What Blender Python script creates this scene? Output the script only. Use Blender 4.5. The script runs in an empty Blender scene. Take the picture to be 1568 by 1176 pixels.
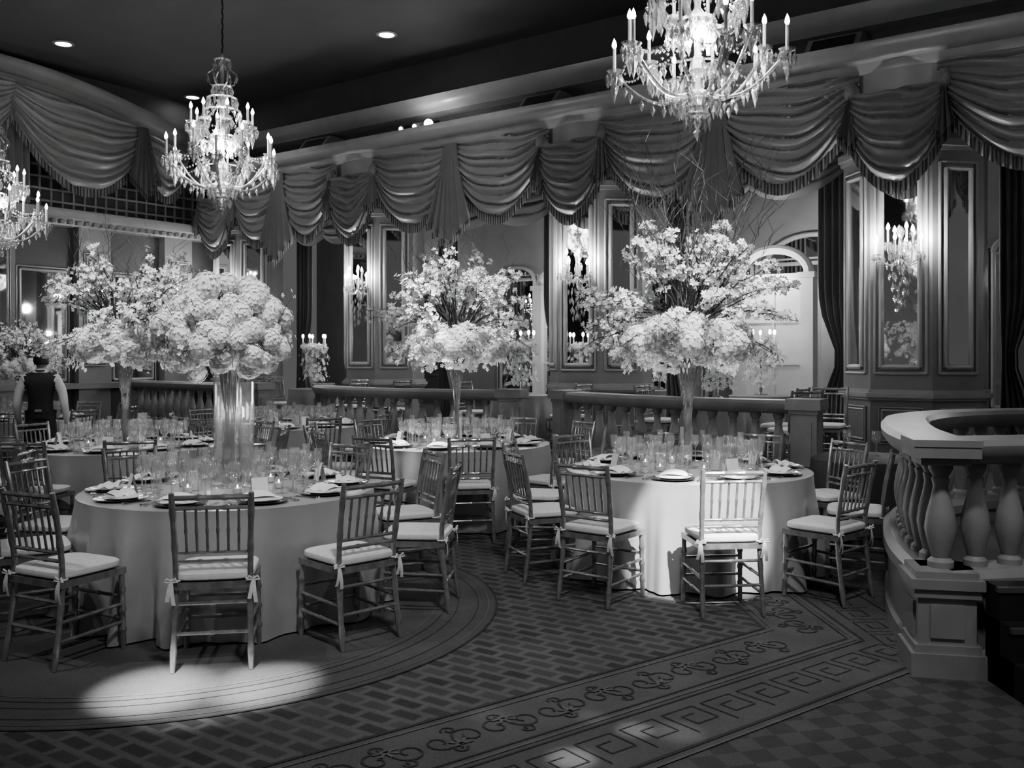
import bpy, math, random
from mathutils import Vector, Matrix
R=random.Random(11)
pi=math.pi
V=Vector
# ------------------------------------------------------------------ mesh builder
class MB:
    def __init__(s): s.v=[];s.f=[];s.m=[];s.mats=[];s.T=None
    def mi(s,mat):
        if mat not in s.mats: s.mats.append(mat)
        return s.mats.index(mat)
    def add(s,vs,fs,mat):
        o=len(s.v);k=s.mi(mat)
        if s.T is not None: vs=[s.T@V(p) for p in vs]
        s.v.extend([tuple(p) for p in vs])
        for f in fs:
            s.f.append([i+o for i in f]);s.m.append(k)
    def box(s,c,d,mat,taper=1.0):
        x,y,z=c;a,b,h=d[0]/2,d[1]/2,d[2]/2
        vs=[(x-a,y-b,z-h),(x+a,y-b,z-h),(x+a,y+b,z-h),(x-a,y+b,z-h)]
        a*=taper;b*=taper
        vs+=[(x-a,y-b,z+h),(x+a,y-b,z+h),(x+a,y+b,z+h),(x-a,y+b,z+h)]
        s.add(vs,[(3,2,1,0),(4,5,6,7),(0,1,5,4),(1,2,6,5),(2,3,7,6),(3,0,4,7)],mat)
    def lathe(s,prof,seg,mat,c=(0,0,0),rot=0,cap=True):
        vs=[];fs=[];n=len(prof)
        for r,z in prof:
            for j in range(seg):
                t=2*pi*j/seg+rot
                vs.append((c[0]+r*math.cos(t),c[1]+r*math.sin(t),c[2]+z))
        for i in range(n-1):
            for j in range(seg):
                k=(j+1)%seg
                fs.append((i*seg+j,i*seg+k,(i+1)*seg+k,(i+1)*seg+j))
        if cap and prof[0][0]>1e-4: fs.append(tuple(reversed(range(seg))))
        if cap and prof[-1][0]>1e-4: fs.append(tuple((n-1)*seg+j for j in range(seg)))
        s.add(vs,fs,mat)
    def open_lathe(s,prof,seg,mat,c=(0,0,0)): s.lathe(prof,seg,mat,c,0,False)
    def tube(s,pts,r,seg,mat,caps=True):
        pts=[V(p) for p in pts];n=len(pts)
        if not isinstance(r,(list,tuple)): r=[r]*n
        vs=[];fs=[];prev=None
        for i,p in enumerate(pts):
            t=(pts[min(i+1,n-1)]-pts[max(i-1,0)])
            if t.length<1e-9: t=V((0,0,1))
            t.normalize()
            if prev is None:
                a=V((0,0,1)) if abs(t.z)<.9 else V((1,0,0))
                x=t.cross(a).normalized()
            else:
                x=(prev-t*prev.dot(t))
                x=x.normalized() if x.length>1e-6 else t.orthogonal().normalized()
            prev=x;y=t.cross(x)
            for j in range(seg):
                q=2*pi*j/seg
                vs.append(p+(x*math.cos(q)+y*math.sin(q))*r[i])
        for i in range(n-1):
            for j in range(seg):
                k=(j+1)%seg
                fs.append((i*seg+j,i*seg+k,(i+1)*seg+k,(i+1)*seg+j))
        if caps:
            fs.append(tuple(reversed(range(seg))));fs.append(tuple((n-1)*seg+j for j in range(seg)))
        s.add(vs,fs,mat)
    def grid(s,fn,nu,nv,mat):
        vs=[fn(i/nu,j/nv) for j in range(nv+1) for i in range(nu+1)]
        fs=[(j*(nu+1)+i,j*(nu+1)+i+1,(j+1)*(nu+1)+i+1,(j+1)*(nu+1)+i) for j in range(nv) for i in range(nu)]
        s.add(vs,fs,mat)
    def ball(s,c,r,mat,seg=10,rings=6,sc=(1,1,1)):
        vs=[];fs=[]
        for i in range(rings+1):
            a=max(math.sin(pi*i/rings),0);z=-math.cos(pi*i/rings)
            for j in range(seg):
                t=2*pi*j/seg
                vs.append((c[0]+r*sc[0]*a*math.cos(t),c[1]+r*sc[1]*a*math.sin(t),c[2]+r*sc[2]*z))
        for i in range(rings):
            for j in range(seg):
                k=(j+1)%seg
                fs.append((i*seg+j,i*seg+k,(i+1)*seg+k,(i+1)*seg+j))
        s.add(vs,fs,mat)
    def prism(s,poly,z0,z1,mat):
        n=len(poly)
        vs=[(p[0],p[1],z0) for p in poly]+[(p[0],p[1],z1) for p in poly]
        fs=[(i,(i+1)%n,(i+1)%n+n,i+n) for i in range(n)]+[tuple(reversed(range(n))),tuple(range(n,2*n))]
        s.add(vs,fs,mat)
    def sweep(s,path,prof,mat,closed_prof=True,caps=True):
        P=[V((p[0],p[1])) for p in path];n=len(P);m=len(prof);vs=[];fs=[]
        for i in range(n):
            a=(P[i]-P[i-1]).normalized() if i>0 else None
            b=(P[i+1]-P[i]).normalized() if i<n-1 else None
            a=a or b;b=b or a
            na=V((-a.y,a.x));nb=V((-b.y,b.x));mm=(na+nb).normalized();k=1/max(mm.dot(na),.3)
            for o,z in prof: vs.append((P[i].x+mm.x*o*k,P[i].y+mm.y*o*k,z))
        for i in range(n-1):
            for j in range(m if closed_prof else m-1):
                k=(j+1)%m
                fs.append((i*m+j,i*m+k,(i+1)*m+k,(i+1)*m+j))
        if caps and closed_prof:
            fs.append(tuple(range(m)));fs.append(tuple((n-1)*m+j for j in reversed(range(m))))
        s.add(vs,fs,mat)
    def octa(s,c,r,h,mat):
        x,y,z=c
        s.add([(x,y,z+h*.4),(x+r,y,z),(x,y+r,z),(x-r,y,z),(x,y-r,z),(x,y,z-h*.6)],
              [(0,1,2),(0,2,3),(0,3,4),(0,4,1),(5,2,1),(5,3,2),(5,4,3),(5,1,4)],mat)
    def mesh(s,name,smooth=38):
        me=bpy.data.meshes.new(name);me.from_pydata(s.v,[],s.f)
        for m in s.mats: me.materials.append(m)
        me.polygons.foreach_set('material_index',s.m)
        if smooth:
            me.polygons.foreach_set('use_smooth',[True]*len(s.f))
            me.set_sharp_from_angle(angle=math.radians(smooth))
        me.update();return me
    def obj(s,name,loc=(0,0,0),rz=0,smooth=38):
        return place(name,s.mesh(name,smooth),loc,rz)
def place(name,me,loc=(0,0,0),rz=0,sc=1):
    o=bpy.data.objects.new(name,me);bpy.context.scene.collection.objects.link(o)
    o.location=loc;o.rotation_euler=(0,0,rz);o.scale=(sc,sc,sc);return o
# ------------------------------------------------------------------ materials
def nt(name):
    m=bpy.data.materials.new(name);m.use_nodes=True
    t=m.node_tree;return m,t,t.nodes['Principled BSDF']
def g(v): return (v,v,v,1)
def mat(name,c,rough=.5,metal=0,var=.15,scale=8,bump=0,sheen=0,spec=.5,coat=0):
    m,t,b=nt(name)
    tc=t.nodes.new('ShaderNodeTexCoord');no=t.nodes.new('ShaderNodeTexNoise');no.inputs['Scale'].default_value=scale
    no.inputs['Detail'].default_value=4
    t.links.new(tc.outputs['Object'],no.inputs['Vector'])
    r=t.nodes.new('ShaderNodeValToRGB');r.color_ramp.elements[0].position=.3;r.color_ramp.elements[1].position=.7
    r.color_ramp.elements[0].color=g(c*(1-var));r.color_ramp.elements[1].color=g(min(1,c*(1+var)))
    t.links.new(no.outputs['Fac'],r.inputs['Fac']);t.links.new(r.outputs['Color'],b.inputs['Base Color'])
    b.inputs['Roughness'].default_value=rough;b.inputs['Metallic'].default_value=metal
    b.inputs['Specular IOR Level'].default_value=spec;b.inputs['Sheen Weight'].default_value=sheen;b.inputs['Coat Weight'].default_value=coat
    if bump:
        bp=t.nodes.new('ShaderNodeBump');bp.inputs['Strength'].default_value=bump;bp.inputs['Distance'].default_value=.02
        t.links.new(no.outputs['Fac'],bp.inputs['Height']);t.links.new(bp.outputs['Normal'],b.inputs['Normal'])
    return m
def emis(name,st,samp=False):
    m,t,b=nt(name);b.inputs['Base Color'].default_value=g(.9)
    b.inputs['Emission Color'].default_value=g(1);b.inputs['Emission Strength'].default_value=st
    if not samp: m.cycles.emission_sampling='NONE'
    return m
def thin_glass(name,tr=.75,rough=.03,diff=.0):
    m,t,b=nt(name);out=[n for n in t.nodes if n.type=='OUTPUT_MATERIAL'][0]
    b.inputs['Base Color'].default_value=g(.85);b.inputs['Roughness'].default_value=rough+.1
    tn=t.nodes.new('ShaderNodeBsdfTransparent');gl=t.nodes.new('ShaderNodeBsdfGlossy');gl.inputs['Roughness'].default_value=rough
    lw=t.nodes.new('ShaderNodeLayerWeight');lw.inputs['Blend'].default_value=.35
    mr=t.nodes.new('ShaderNodeMapRange');mr.inputs['To Min'].default_value=1-tr;mr.inputs['To Max'].default_value=.95
    mx=t.nodes.new('ShaderNodeMixShader');t.links.new(lw.outputs['Facing'],mr.inputs['Value']);t.links.new(mr.outputs['Result'],mx.inputs['Fac'])
    t.links.new(tn.outputs[0],mx.inputs[1]);t.links.new(gl.outputs[0],mx.inputs[2])
    m2=t.nodes.new('ShaderNodeMixShader');m2.inputs['Fac'].default_value=diff
    t.links.new(mx.outputs[0],m2.inputs[1]);t.links.new(b.outputs[0],m2.inputs[2]);t.links.new(m2.outputs[0],out.inputs['Surface'])
    return m
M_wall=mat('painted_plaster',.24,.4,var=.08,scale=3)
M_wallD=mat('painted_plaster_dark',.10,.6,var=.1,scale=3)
M_trim=mat('moulding_paint',.34,.3,var=.06,scale=5)
M_white=mat('white_door_paint',.7,.4,var=.04,scale=5)
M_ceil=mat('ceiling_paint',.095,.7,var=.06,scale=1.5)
M_mirror=mat('mirror_silver',.7,.025,1,var=.06,scale=2)
M_drape=mat('satin_drapery',.22,.34,0,var=.06,scale=4,sheen=.2)
M_drapeD=mat('velvet_curtain',.09,.6,0,var=.1,scale=4,sheen=.3)
M_sheer=mat('inner_drapery',.2,.5,0,var=.06,scale=4,sheen=.3)
M_cloth=mat('satin_tablecloth',.34,.27,0,var=.05,scale=5,sheen=.2)
M_clothD=mat('dark_tablecloth',.07,.6,0,var=.05,scale=5)
M_cloth2=mat('linen_white',.85,.7,0,var=.04,scale=20)
M_chair=mat('silver_lacquered_wood',.32,.24,.5,var=.25,scale=20)
M_cush=mat('cushion_fabric',.74,.75,0,var=.05,scale=30,bump=.15)
M_petal=mat('flower_petal',.9,.6,0,var=.05,scale=30)
M_petalC=mat('flower_core',.62,.8,0,var=.3,scale=40)
M_branch=mat('branch_bark',.10,.6,0,var=.4,scale=30)
M_stone=mat('balustrade_plaster',.27,.36,0,var=.1,scale=6)
M_plate=mat('china',.75,.15,0,var=.03,scale=10)
M_charger=mat('charger_plate',.12,.2,.5,var=.1,scale=20)
M_silver=mat('silverware',.7,.15,1,var=.05,scale=10)
M_candle=mat('candle_wax',.85,.5,0,var=.03)
M_black=mat('black_cloth',.018,.7,0,var=.2,scale=20)
M_shirt=mat('white_shirt',.6,.7,0,var=.04,scale=20)
M_skin=mat('skin',.32,.5,0,var=.06,scale=20)
M_hair=mat('dark_hair',.02,.5,0,var=.3,scale=60)
M_dark=mat('dark_metal',.04,.4,.5,var=.2)
M_glass=thin_glass('drinking_glass',.8,.04,.1)
M_crys=thin_glass('crystal',.55,.05,.2)
M_bulb=emis('lit_candle_bulb',40)
M_down=emis('downlight_lens',22)
M_flame=emis('votive_flame',6)
M_spotb=emis('track_lamp_lens',60)
def fringe_mat():
    m,t,b=nt('drapery_fringe')
    tc=t.nodes.new('ShaderNodeTexCoord');w=t.nodes.new('ShaderNodeTexWave');w.inputs['Scale'].default_value=9;w.inputs['Distortion'].default_value=.5
    r=t.nodes.new('ShaderNodeValToRGB');r.color_ramp.elements[0].color=g(.04);r.color_ramp.elements[1].color=g(.24)
    t.links.new(tc.outputs['Object'],w.inputs['Vector']);t.links.new(w.outputs['Fac'],r.inputs['Fac']);t.links.new(r.outputs['Color'],b.inputs['Base Color']);b.inputs['Roughness'].default_value=.8
    return m
M_fringe=fringe_mat()
def carpet(name,kind,dark,light,rot,sc):
    m,t,b=nt(name);tc=t.nodes.new('ShaderNodeTexCoord');mp=t.nodes.new('ShaderNodeMapping')
    mp.inputs['Rotation'].default_value=(0,0,rot);t.links.new(tc.outputs['Object'],mp.inputs['Vector'])
    if kind=='brick':
        k=t.nodes.new('ShaderNodeTexBrick');k.inputs['Scale'].default_value=sc;k.offset=.5
        k.inputs['Color1'].default_value=g(dark);k.inputs['Color2'].default_value=g(dark*1.7);k.inputs['Mortar'].default_value=g(light)
        k.inputs['Mortar Size'].default_value=.058;k.inputs['Mortar Smooth'].default_value=.6;k.inputs['Brick Width'].default_value=.40;k.inputs['Row Height'].default_value=.23
    elif kind=='check':
        k=t.nodes.new('ShaderNodeTexChecker');k.inputs['Scale'].default_value=sc;k.inputs['Color1'].default_value=g(dark);k.inputs['Color2'].default_value=g(light)
    else:
        k=t.nodes.new('ShaderNodeRGB');k.outputs[0].default_value=g((dark+light)/2)
    if kind!='plain': t.links.new(mp.outputs['Vector'],k.inputs['Vector'])
    no=t.nodes.new('ShaderNodeTexNoise');no.inputs['Scale'].default_value=90;no.inputs['Detail'].default_value=3
    n2=t.nodes.new('ShaderNodeTexNoise');n2.inputs['Scale'].default_value=3
    t.links.new(tc.outputs['Object'],no.inputs['Vector']);t.links.new(tc.outputs['Object'],n2.inputs['Vector'])
    ad=t.nodes.new('ShaderNodeMath');ad.operation='ADD';t.links.new(no.outputs['Fac'],ad.inputs[0]);t.links.new(n2.outputs['Fac'],ad.inputs[1])
    mx=t.nodes.new('ShaderNodeMix');mx.data_type='RGBA';mx.blend_type='MULTIPLY';mx.inputs['Factor'].default_value=.6
    t.links.new(k.outputs[0],mx.inputs['A']);t.links.new(ad.outputs[0],mx.inputs['B']);t.links.new(mx.outputs['Result'],b.inputs['Base Color'])
    b.inputs['Roughness'].default_value=.9;b.inputs['Specular IOR Level'].default_value=.2
    bp=t.nodes.new('ShaderNodeBump');bp.inputs['Strength'].default_value=.3;bp.inputs['Distance'].default_value=.01
    t.links.new(no.outputs['Fac'],bp.inputs['Height']);t.links.new(bp.outputs['Normal'],b.inputs['Normal'])
    return m
UA=math.radians(-36)
M_field=carpet('carpet_field','brick',.06,.14,-UA,2.2)
M_outer=carpet('carpet_diamonds','check',.085,.12,-UA+math.radians(38),8.6)
M_border=carpet('carpet_border','plain',.12,.13,0,1)
M_medal=carpet('carpet_plain','plain',.11,.12,0,1)
M_cline=carpet('carpet_dark_line','plain',.07,.07,0,1)
M_cline2=carpet('carpet_light_line','plain',.155,.16,0,1)
# ------------------------------------------------------------------ room frame
CX,CY=-6.03,19.05; U=V((.808,-.589)).normalized(); N=V((-.589,-.808)).normalized()
def W(s,n,z=0.): return V((CX+U.x*s+N.x*n, CY+U.y*s+N.y*n, z))
def W2(s,n): p=W(s,n);return (p.x,p.y)
RW=lambda a,o,z: W(a,o,z)
LW=lambda a,o,z: W(o,a,z)
def wbox(mb,F,a0,a1,o0,o1,z0,z1,mat_):
    vs=[F(a0,o0,z0),F(a1,o0,z0),F(a1,o1,z0),F(a0,o1,z0),F(a0,o0,z1),F(a1,o0,z1),F(a1,o1,z1),F(a0,o1,z1)]
    mb.add(vs,[(3,2,1,0),(4,5,6,7),(0,1,5,4),(1,2,6,5),(2,3,7,6),(3,0,4,7)],mat_)
def extr(mb,F,prof,a0,a1,mat_):
    n=len(prof);vs=[F(a0,o,z) for o,z in prof]+[F(a1,o,z) for o,z in prof]
    mb.add(vs,[(i,(i+1)%n,(i+1)%n+n,i+n) for i in range(n)]+[tuple(range(n)),tuple(reversed(range(n,2*n)))],mat_)
ZT=.35; ZC=6.6
SM=22.
m=MB();m.add([(-16,-8,0),(16,-8,0),(16,24,0),(-16,24,0)],[(0,1,2,3)],M_outer);m.obj('floor',smooth=0)
def ribbon(mb,pts,w,z,mt):
    mb.sweep(pts,[(-w/2,z),(w/2,z)],mt,closed_prof=False)
A=V((1.5,5.65))
def lowline(off):
    c=A+V((1.02,-.476))*off
    return [(c.x-5.2,c.y-5.2*.766),(c.x,c.y),(c.x-.3,c.y+6)]
m=MB()
def fillpoly(off,z,mt):
    l=lowline(off);m.add([(p[0],p[1],z) for p in l]+[(-9,12,z),(-9,l[0][1],z)],[(0,1,2,3,4)],mt)
fillpoly(.95,.002,M_border);fillpoly(0,.004,M_field)
for off,w,mt in [(.0,.02,M_cline),(.05,.012,M_cline2),(.42,.012,M_cline),(.46,.015,M_cline2),(.50,.012,M_cline),(.90,.02,M_cline),(.95,.012,M_cline2)]:
    ribbon(m,lowline(off),w,.0055,mt)
def along(off,step):
    l=[V(p) for p in lowline(off)]
    for a,b in ((l[0],l[1]),(l[1],l[2])):
        L=(b-a).length;d=(b-a)/L;k=int(L/step)
        for i in range(k): yield a+d*(i+.5)*step,d
for i,(p,d) in enumerate(along(.235,.3)):
    nn=V((-d.y,d.x))*(1 if i%2 else -1)
    for sg in (1,-1):
        for r0,ofs in ((.085,.075),(.04,.03)):
            pts=[]
            for k in range(15):
                t=k/14*2.3*pi;r=r0*(1-k/19)
                q=p+d*sg*ofs+d*sg*(-math.cos(t))*r*.9+nn*sg*(math.sin(t)*r+(.09 if r0<.05 else 0))
                pts.append((q.x,q.y))
            ribbon(m,pts,.010,.006,M_cline)
    for q8 in range(5):
        t=q8*pi/4;dd=d*math.cos(t)*.06+nn*math.sin(t)*.06;q=p-nn*.06
        ribbon(m,[(q.x,q.y),(q.x+dd.x,q.y+dd.y)],.014,.0065,M_cline2)
for i,(p,d) in enumerate(along(.70,.26)):
    nn=V((-d.y,d.x))
    pts=[(-.115,-.12),(-.115,.11),(.085,.11),(.085,-.05),(-.05,-.05),(-.05,.045),(.03,.045)]
    ribbon(m,[((p+d*a+nn*b).x,(p+d*a+nn*b).y) for a,b in pts],.007,.006,M_cline)
MC=(-2.15,6.15)
def circ(r,z,n=96): return [(MC[0]+r*math.cos(2*pi*i/n),MC[1]+r*math.sin(2*pi*i/n),z) for i in range(n)]
m.add(circ(2.05,.007),[tuple(range(96))],M_medal)
for r,mt,w in ((2.05,M_cline,.014),(2.0,M_cline2,.008),(1.93,M_cline,.008),(1.80,M_cline,.008),(1.72,M_cline,.008),(1.66,M_cline2,.01)):
    c=circ(r,0);ribbon(m,[(p[0],p[1]) for p in c+c[:1]],w,.009,mt)
m.obj('patterned_carpet',smooth=0)
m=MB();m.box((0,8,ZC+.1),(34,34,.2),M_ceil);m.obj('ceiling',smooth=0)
# ------------------------------------------------------------------ back wall system
m=MB()
wbox(m,RW,-.3,SM,-3.3,-3.05,0,4.75,M_wall)
wbox(m,RW,-.3,SM,-.25,0,4.3,5.25,M_wall)
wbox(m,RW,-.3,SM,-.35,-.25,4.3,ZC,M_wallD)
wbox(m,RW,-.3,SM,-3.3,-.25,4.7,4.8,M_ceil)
m.obj('wall_back',smooth=0)
m=MB()
extr(m,RW,[(-.2,4.9),(.55,4.9),(.6,4.95),(.62,5.0),(.72,5.03),(.78,5.1),(.8,5.13),(.8,5.2),(-.2,5.2)],0,SM,M_trim)
m.obj('trim_cornice')
m=MB()
extr(m,RW,[(-.3,5.62),(.05,5.62),(.1,5.66),(.2,5.69),(.25,5.76),(.28,5.84),(-.3,5.84)],0,SM,M_trim)
m.obj('trim_crown')
for x_s in (3.2,8.1,12.45):
    m=MB();extr(m,RW,[(-.22,5.22),(.3,5.22),(.34,5.28),(.1,5.56),(-.22,5.56)],x_s-.33,x_s+.33,M_wall)
    extr(m,RW,[(.325,5.3),(.33,5.305),(.14,5.53),(.135,5.525)],x_s-.26,x_s+.26,M_dark)
    m.obj('ceiling_loudspeaker')
for x_s,big in ((5.45,0),(5.75,0),(6.05,1)):
    m=MB();c=W(x_s,.2,5.4)
    m.tube([c+V((0,0,-.18)),c+V((0,0,0))],.02,8,M_dark)
    q=W(x_s,.34,5.36)
    m.tube([c-(q-c)*.6,q],[.05,.06],12,M_dark);m.ball(q,.075 if big else .035,M_spotb if big else M_down)
    m.obj('track_spotlight')
SP=[1.0,4.62,8.95,13.3,17.7]
def octplan(c,g_,fw=.34,dp=.44,cw=.44):
    return [(c-fw-cw-g_,-.3),(c-fw-cw-g_,0),(c-fw-g_*.4,dp+g_),(c+fw+g_*.4,dp+g_),(c+fw+cw+g_,0),(c+fw+cw+g_,-.3)]
def panel(mb,p0,tx,nr,w,z0,z1,mt=None,fr=.05):
    p0=V((p0[0],p0[1],0));tx=V((tx[0],tx[1],0)).normalized();nr=V((nr[0],nr[1],0)).normalized()
    old=mb.T;mb.T=Matrix(((tx.x,nr.x,0,p0.x),(tx.y,nr.y,0,p0.y),(0,0,1,0),(0,0,0,1)))
    h=(z1-z0)
    mb.box((0,.008,(z0+z1)/2),(w,.012,h),mt or M_mirror)
    for rr,off in ((fr*.5,0),(fr*.28,fr*1.1)):
        a=w/2+off;b0=z0-off;b1=z1+off
        for q in (((-a,.012,b0),(-a,.012,b1)),((a,.012,b0),(a,.012,b1)),((-a,.012,b0),(a,.012,b0)),((-a,.012,b1),(a,.012,b1))):
            mb.tube(q,rr,8,M_trim)
    mb.T=old
for c in SP:
    m=MB()
    m.prism([W2(*p) for p in octplan(c,0)],ZT,4.95,M_wall)
    for g0,z0,z1 in ((.06,ZT,ZT+.16),(.04,1.12,1.15),(.07,1.15,1.2),(.03,1.2,1.24),(.04,3.95,4.0),(.07,4.0,4.08)):
        m.prism([W2(*p) for p in octplan(c,g0)],z0,z1,M_trim)
    pl=octplan(c,0)
    for i in (1,2,3):
        a,b=W(*pl[i]),W(*pl[i+1]);mid=(a+b)/2;tx=(b-a);nr=V((tx.y,-tx.x,0)) 
        if nr.dot(V((N.x,N.y,0)))<0: nr=-nr
        w=tx.length
        panel(m,(mid.x,mid.y),tx,nr,w*.62 if i==2 else w*.5,1.5,3.75,None,.065)
        panel(m,(mid.x,mid.y),tx,nr,w*.6,.65,1.0,M_wall,.03)
    m.obj('mirrored_pilaster')
for i in range(len(SP)-1):
    c=(SP[i]+SP[i+1])/2
    m=MB()
    for dc,w in ((0,1.5),(-1.4,.8),(1.4,.8)):
        if i==0 and dc: continue
        p=W(c+dc,-3.04)
        panel(m,(p.x,p.y),U,N,w,.9,3.1,M_mirror,.07)
        def arch(a,b,w=w,dc=dc):
            t=pi*a;r=w/2*(1-b);return W(c+dc-math.cos(t)*r,-3.02,3.1+math.sin(t)*r*.6)
        m.grid(arch,16,1,M_mirror)
        m.tube([W(c+dc-math.cos(pi*k/16)*w/2,-3.0,3.1+math.sin(pi*k/16)*w/2*.6) for k in range(17)],.04,8,M_trim)
    wbox(m,RW,c-2.1,c+2.1,-3.05,-2.98,.35,.75,M_wall);wbox(m,RW,c-2.1,c+2.1,-3.05,-2.93,.75,.82,M_trim)
    m.obj('mirrored_wall_panel')
for s0 in (7.6,11.15):
    m=MB()
    for ds in (-.5,.5):
        wbox(m,RW,s0+ds-.09,s0+ds+.09,-1.4,-1.2,ZT,2.75,M_white);wbox(m,RW,s0+ds-.12,s0+ds+.12,-1.43,-1.17,ZT,ZT+.18,M_white)
        wbox(m,RW,s0+ds-.12,s0+ds+.12,-1.43,-1.17,2.72,2.8,M_white)
    m.tube([W(s0-math.cos(pi*k/16)*.5,-1.3,2.8+math.sin(pi*k/16)*.35) for k in range(17)],.07,8,M_white)
    wbox(m,RW,s0-.42,s0+.42,-1.33,-1.29,ZT,2.8,M_mirror if s0<8 else M_white)
    wbox(m,RW,s0-.02,s0+.02,-1.29,-1.26,ZT,2.8,M_white)
    for zz in (.9,1.5,2.1): wbox(m,RW,s0-.42,s0+.42,-1.29,-1.265,zz,zz+.03,M_white)
    m.obj('door_1' if s0<8 else 'door_2')
m=MB()
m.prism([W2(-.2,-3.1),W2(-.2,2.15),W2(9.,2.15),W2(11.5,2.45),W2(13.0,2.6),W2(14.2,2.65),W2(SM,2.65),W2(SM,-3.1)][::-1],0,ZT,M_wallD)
B3=[(2.24,4.95),(2.38,5.6),(2.60,6.25),(2.88,6.85),(3.35,7.35),(4.0,7.65),(5.2,7.75)]
B4=[(2.24,4.95),(2.9,5.06),(3.6,5.2),(5.2,5.55)]
m.prism([(2.4,5.1),(2.55,5.6),(2.75,6.2),(3.0,6.75),(3.42,7.22),(4.05,7.55),(5.2,7.6),(7.5,9.2),(10,6),(5.2,5.65),(3.6,5.3),(2.9,5.17)][::-1],0,ZT-.01,M_wallD)
m.obj('raised_terrace_floor',smooth=0)
BAL=[(.06,.0),(.06,.03),(.04,.05),(.056,.11),(.074,.2),(.064,.28),(.042,.37),(.034,.42),(.042,.46),(.034,.47),(.055,.51),(.055,.54)]
def balustrade(path,posts=(0,-1),step=.23,low=False,start=None):
    m=MB()
    P=[V(p) for p in path];D=[]
    for i in range(len(P)-1):
        p0=P[max(i-1,0)];p1=P[i];p2=P[i+1];p3=P[min(i+2,len(P)-1)]
        for k in range(8):
            t=k/8;D.append(.5*((2*p1)+(p2-p0)*t+(2*p0-5*p1+4*p2-p3)*t*t+(3*p1-p0-3*p2+p3)*t**3))
    D.append(P[-1])
    m.sweep(D,[(-.13,0),(-.13,.1),(-.11,.12),(-.11,.4),(-.14,.43),(-.14,.49),(-.1,.53),(.1,.53),(.14,.49),(.14,.43),(.11,.4),(.11,.12),(.13,.1),(.13,0)],M_stone)
    m.sweep(D,[(-.09,1.07),(-.12,1.09),(-.15,1.13),(-.155,1.17),(-.13,1.2),(.13,1.2),(.155,1.17),(.15,1.13),(.12,1.09),(.09,1.07)],M_stone)
    acc=0;nxt=start if start is not None else step
    for i in range(1,len(D)):
        L=(D[i]-D[i-1]).length
        while acc+L>=nxt:
            p=D[i-1].lerp(D[i],(nxt-acc)/L);m.lathe(BAL,14,M_stone,(p.x,p.y,.53))
            nxt+=step
        acc+=L
    for k in posts:
        p=D[k];d=(D[1]-D[0] if k==0 else D[-1]-D[-2]).normalized()
        old=m.T;m.T=Matrix(((d.x,-d.y,0,p.x),(d.y,d.x,0,p.y),(0,0,1,0),(0,0,0,1)))
        if low:
            for zc,hh,w in ((.06,.12,.36),(.14,.04,.32),(.28,.24,.28),(.42,.04,.32),(.47,.05,.35),(.51,.04,.3),(1.09,.04,.24),(1.14,.06,.32),(1.185,.035,.33)): m.box((0,0,zc),(w,w,hh),M_stone)
            for sx,sy in ((1,0),(-1,0),(0,1),(0,-1)): m.box((sx*.142,sy*.142,.28),(.02 if sx else .16,.02 if sy else .16,.17),M_stone)
            m.lathe([(r*1.1,z) for r,z in BAL],16,M_stone,(0,0,.53))
        else:
            for zc,hh,w in ((.06,.12,.38),(.14,.04,.34),(.28,.24,.3),(.42,.04,.34),(.46,.04,.38),(.78,.6,.25),(1.09,.04,.28),(1.14,.06,.34),(1.19,.05,.33)):
                m.box((0,0,zc),(w,w,hh),M_stone)
            for sx,sy in ((1,0),(-1,0),(0,1),(0,-1)):
                m.box((sx*.127,sy*.127,.78),(.02 if sx else .15,.02 if sy else .15,.42),M_stone)
        m.T=old
    return m.obj('balustrade')
balustrade([W2(.75,2.2),W2(2.5,2.3),W2(4.3,2.3)])
balustrade([W2(5.3,1.9),W2(5.9,2.35),W2(7.2,2.6),W2(8.4,2.45),W2(9.1,2.25)])
balustrade([W2(9.85,2.15),W2(10.8,2.55),W2(12.0,2.8),W2(13.0,2.75)])
balustrade(B3[::1],posts=(0,),step=.21,low=True);balustrade(B4,posts=(),step=.2)
m=MB()
for i in range(3):
    T=.165*(i+1);y0=4.38+.13*i
    m.box((3.39,(y0+4.78)/2,T/2),(2.0,4.78-y0,T),M_black);m.box((3.39,y0+.005,T-.012),(2.02,.03,.025),M_wallD)
m.obj('carpeted_steps',smooth=0)
m=MB();s0,n0=9.47,2.45;wbox(m,RW,s0-.16,s0+.16,n0-.28,n0+.35,0,.17,M_wallD);wbox(m,RW,s0-.16,s0+.16,n0-.28,n0,.17,.34,M_wallD);m.obj('terrace_steps',smooth=0)
# ------------------------------------------------------------------ drapery
def swag(mb,F,a0,a1,zt,drop,o,gath=.26,folds=7,tilt=0,mt=None,fringe=True):
    w=a1-a0;ph=R.random()*2
    def P(a,b):
        s_=math.sin(pi*a)**.75 if 0<a<1 else 0
        z=zt+tilt*(a-.5)-b*gath-(b**1.1)*drop*s_
        f=abs(math.sin(pi*folds*(b+.04*math.sin(5*a+ph)+.025*math.sin(11*a+2*ph))))**.7
        f*=.75+.35*math.sin(7*b*folds/3+ph)
        return a0+w*a, o+.13*s_*math.sin(pi*min(1,b*.9+.05))+ .095*f*(.5+.5*s_)+.02, z
    mb.grid(lambda a,b:F(*P(a,b)),28,folds*8,mt or M_drape)
    if fringe:
        def Q(a,b):
            x,y,z=P(a,1.);return F(x,y+.012*math.sin(a*w*95),z+.02-.16*b)
        mb.grid(Q,int(w*70),1,M_fringe)
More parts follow.
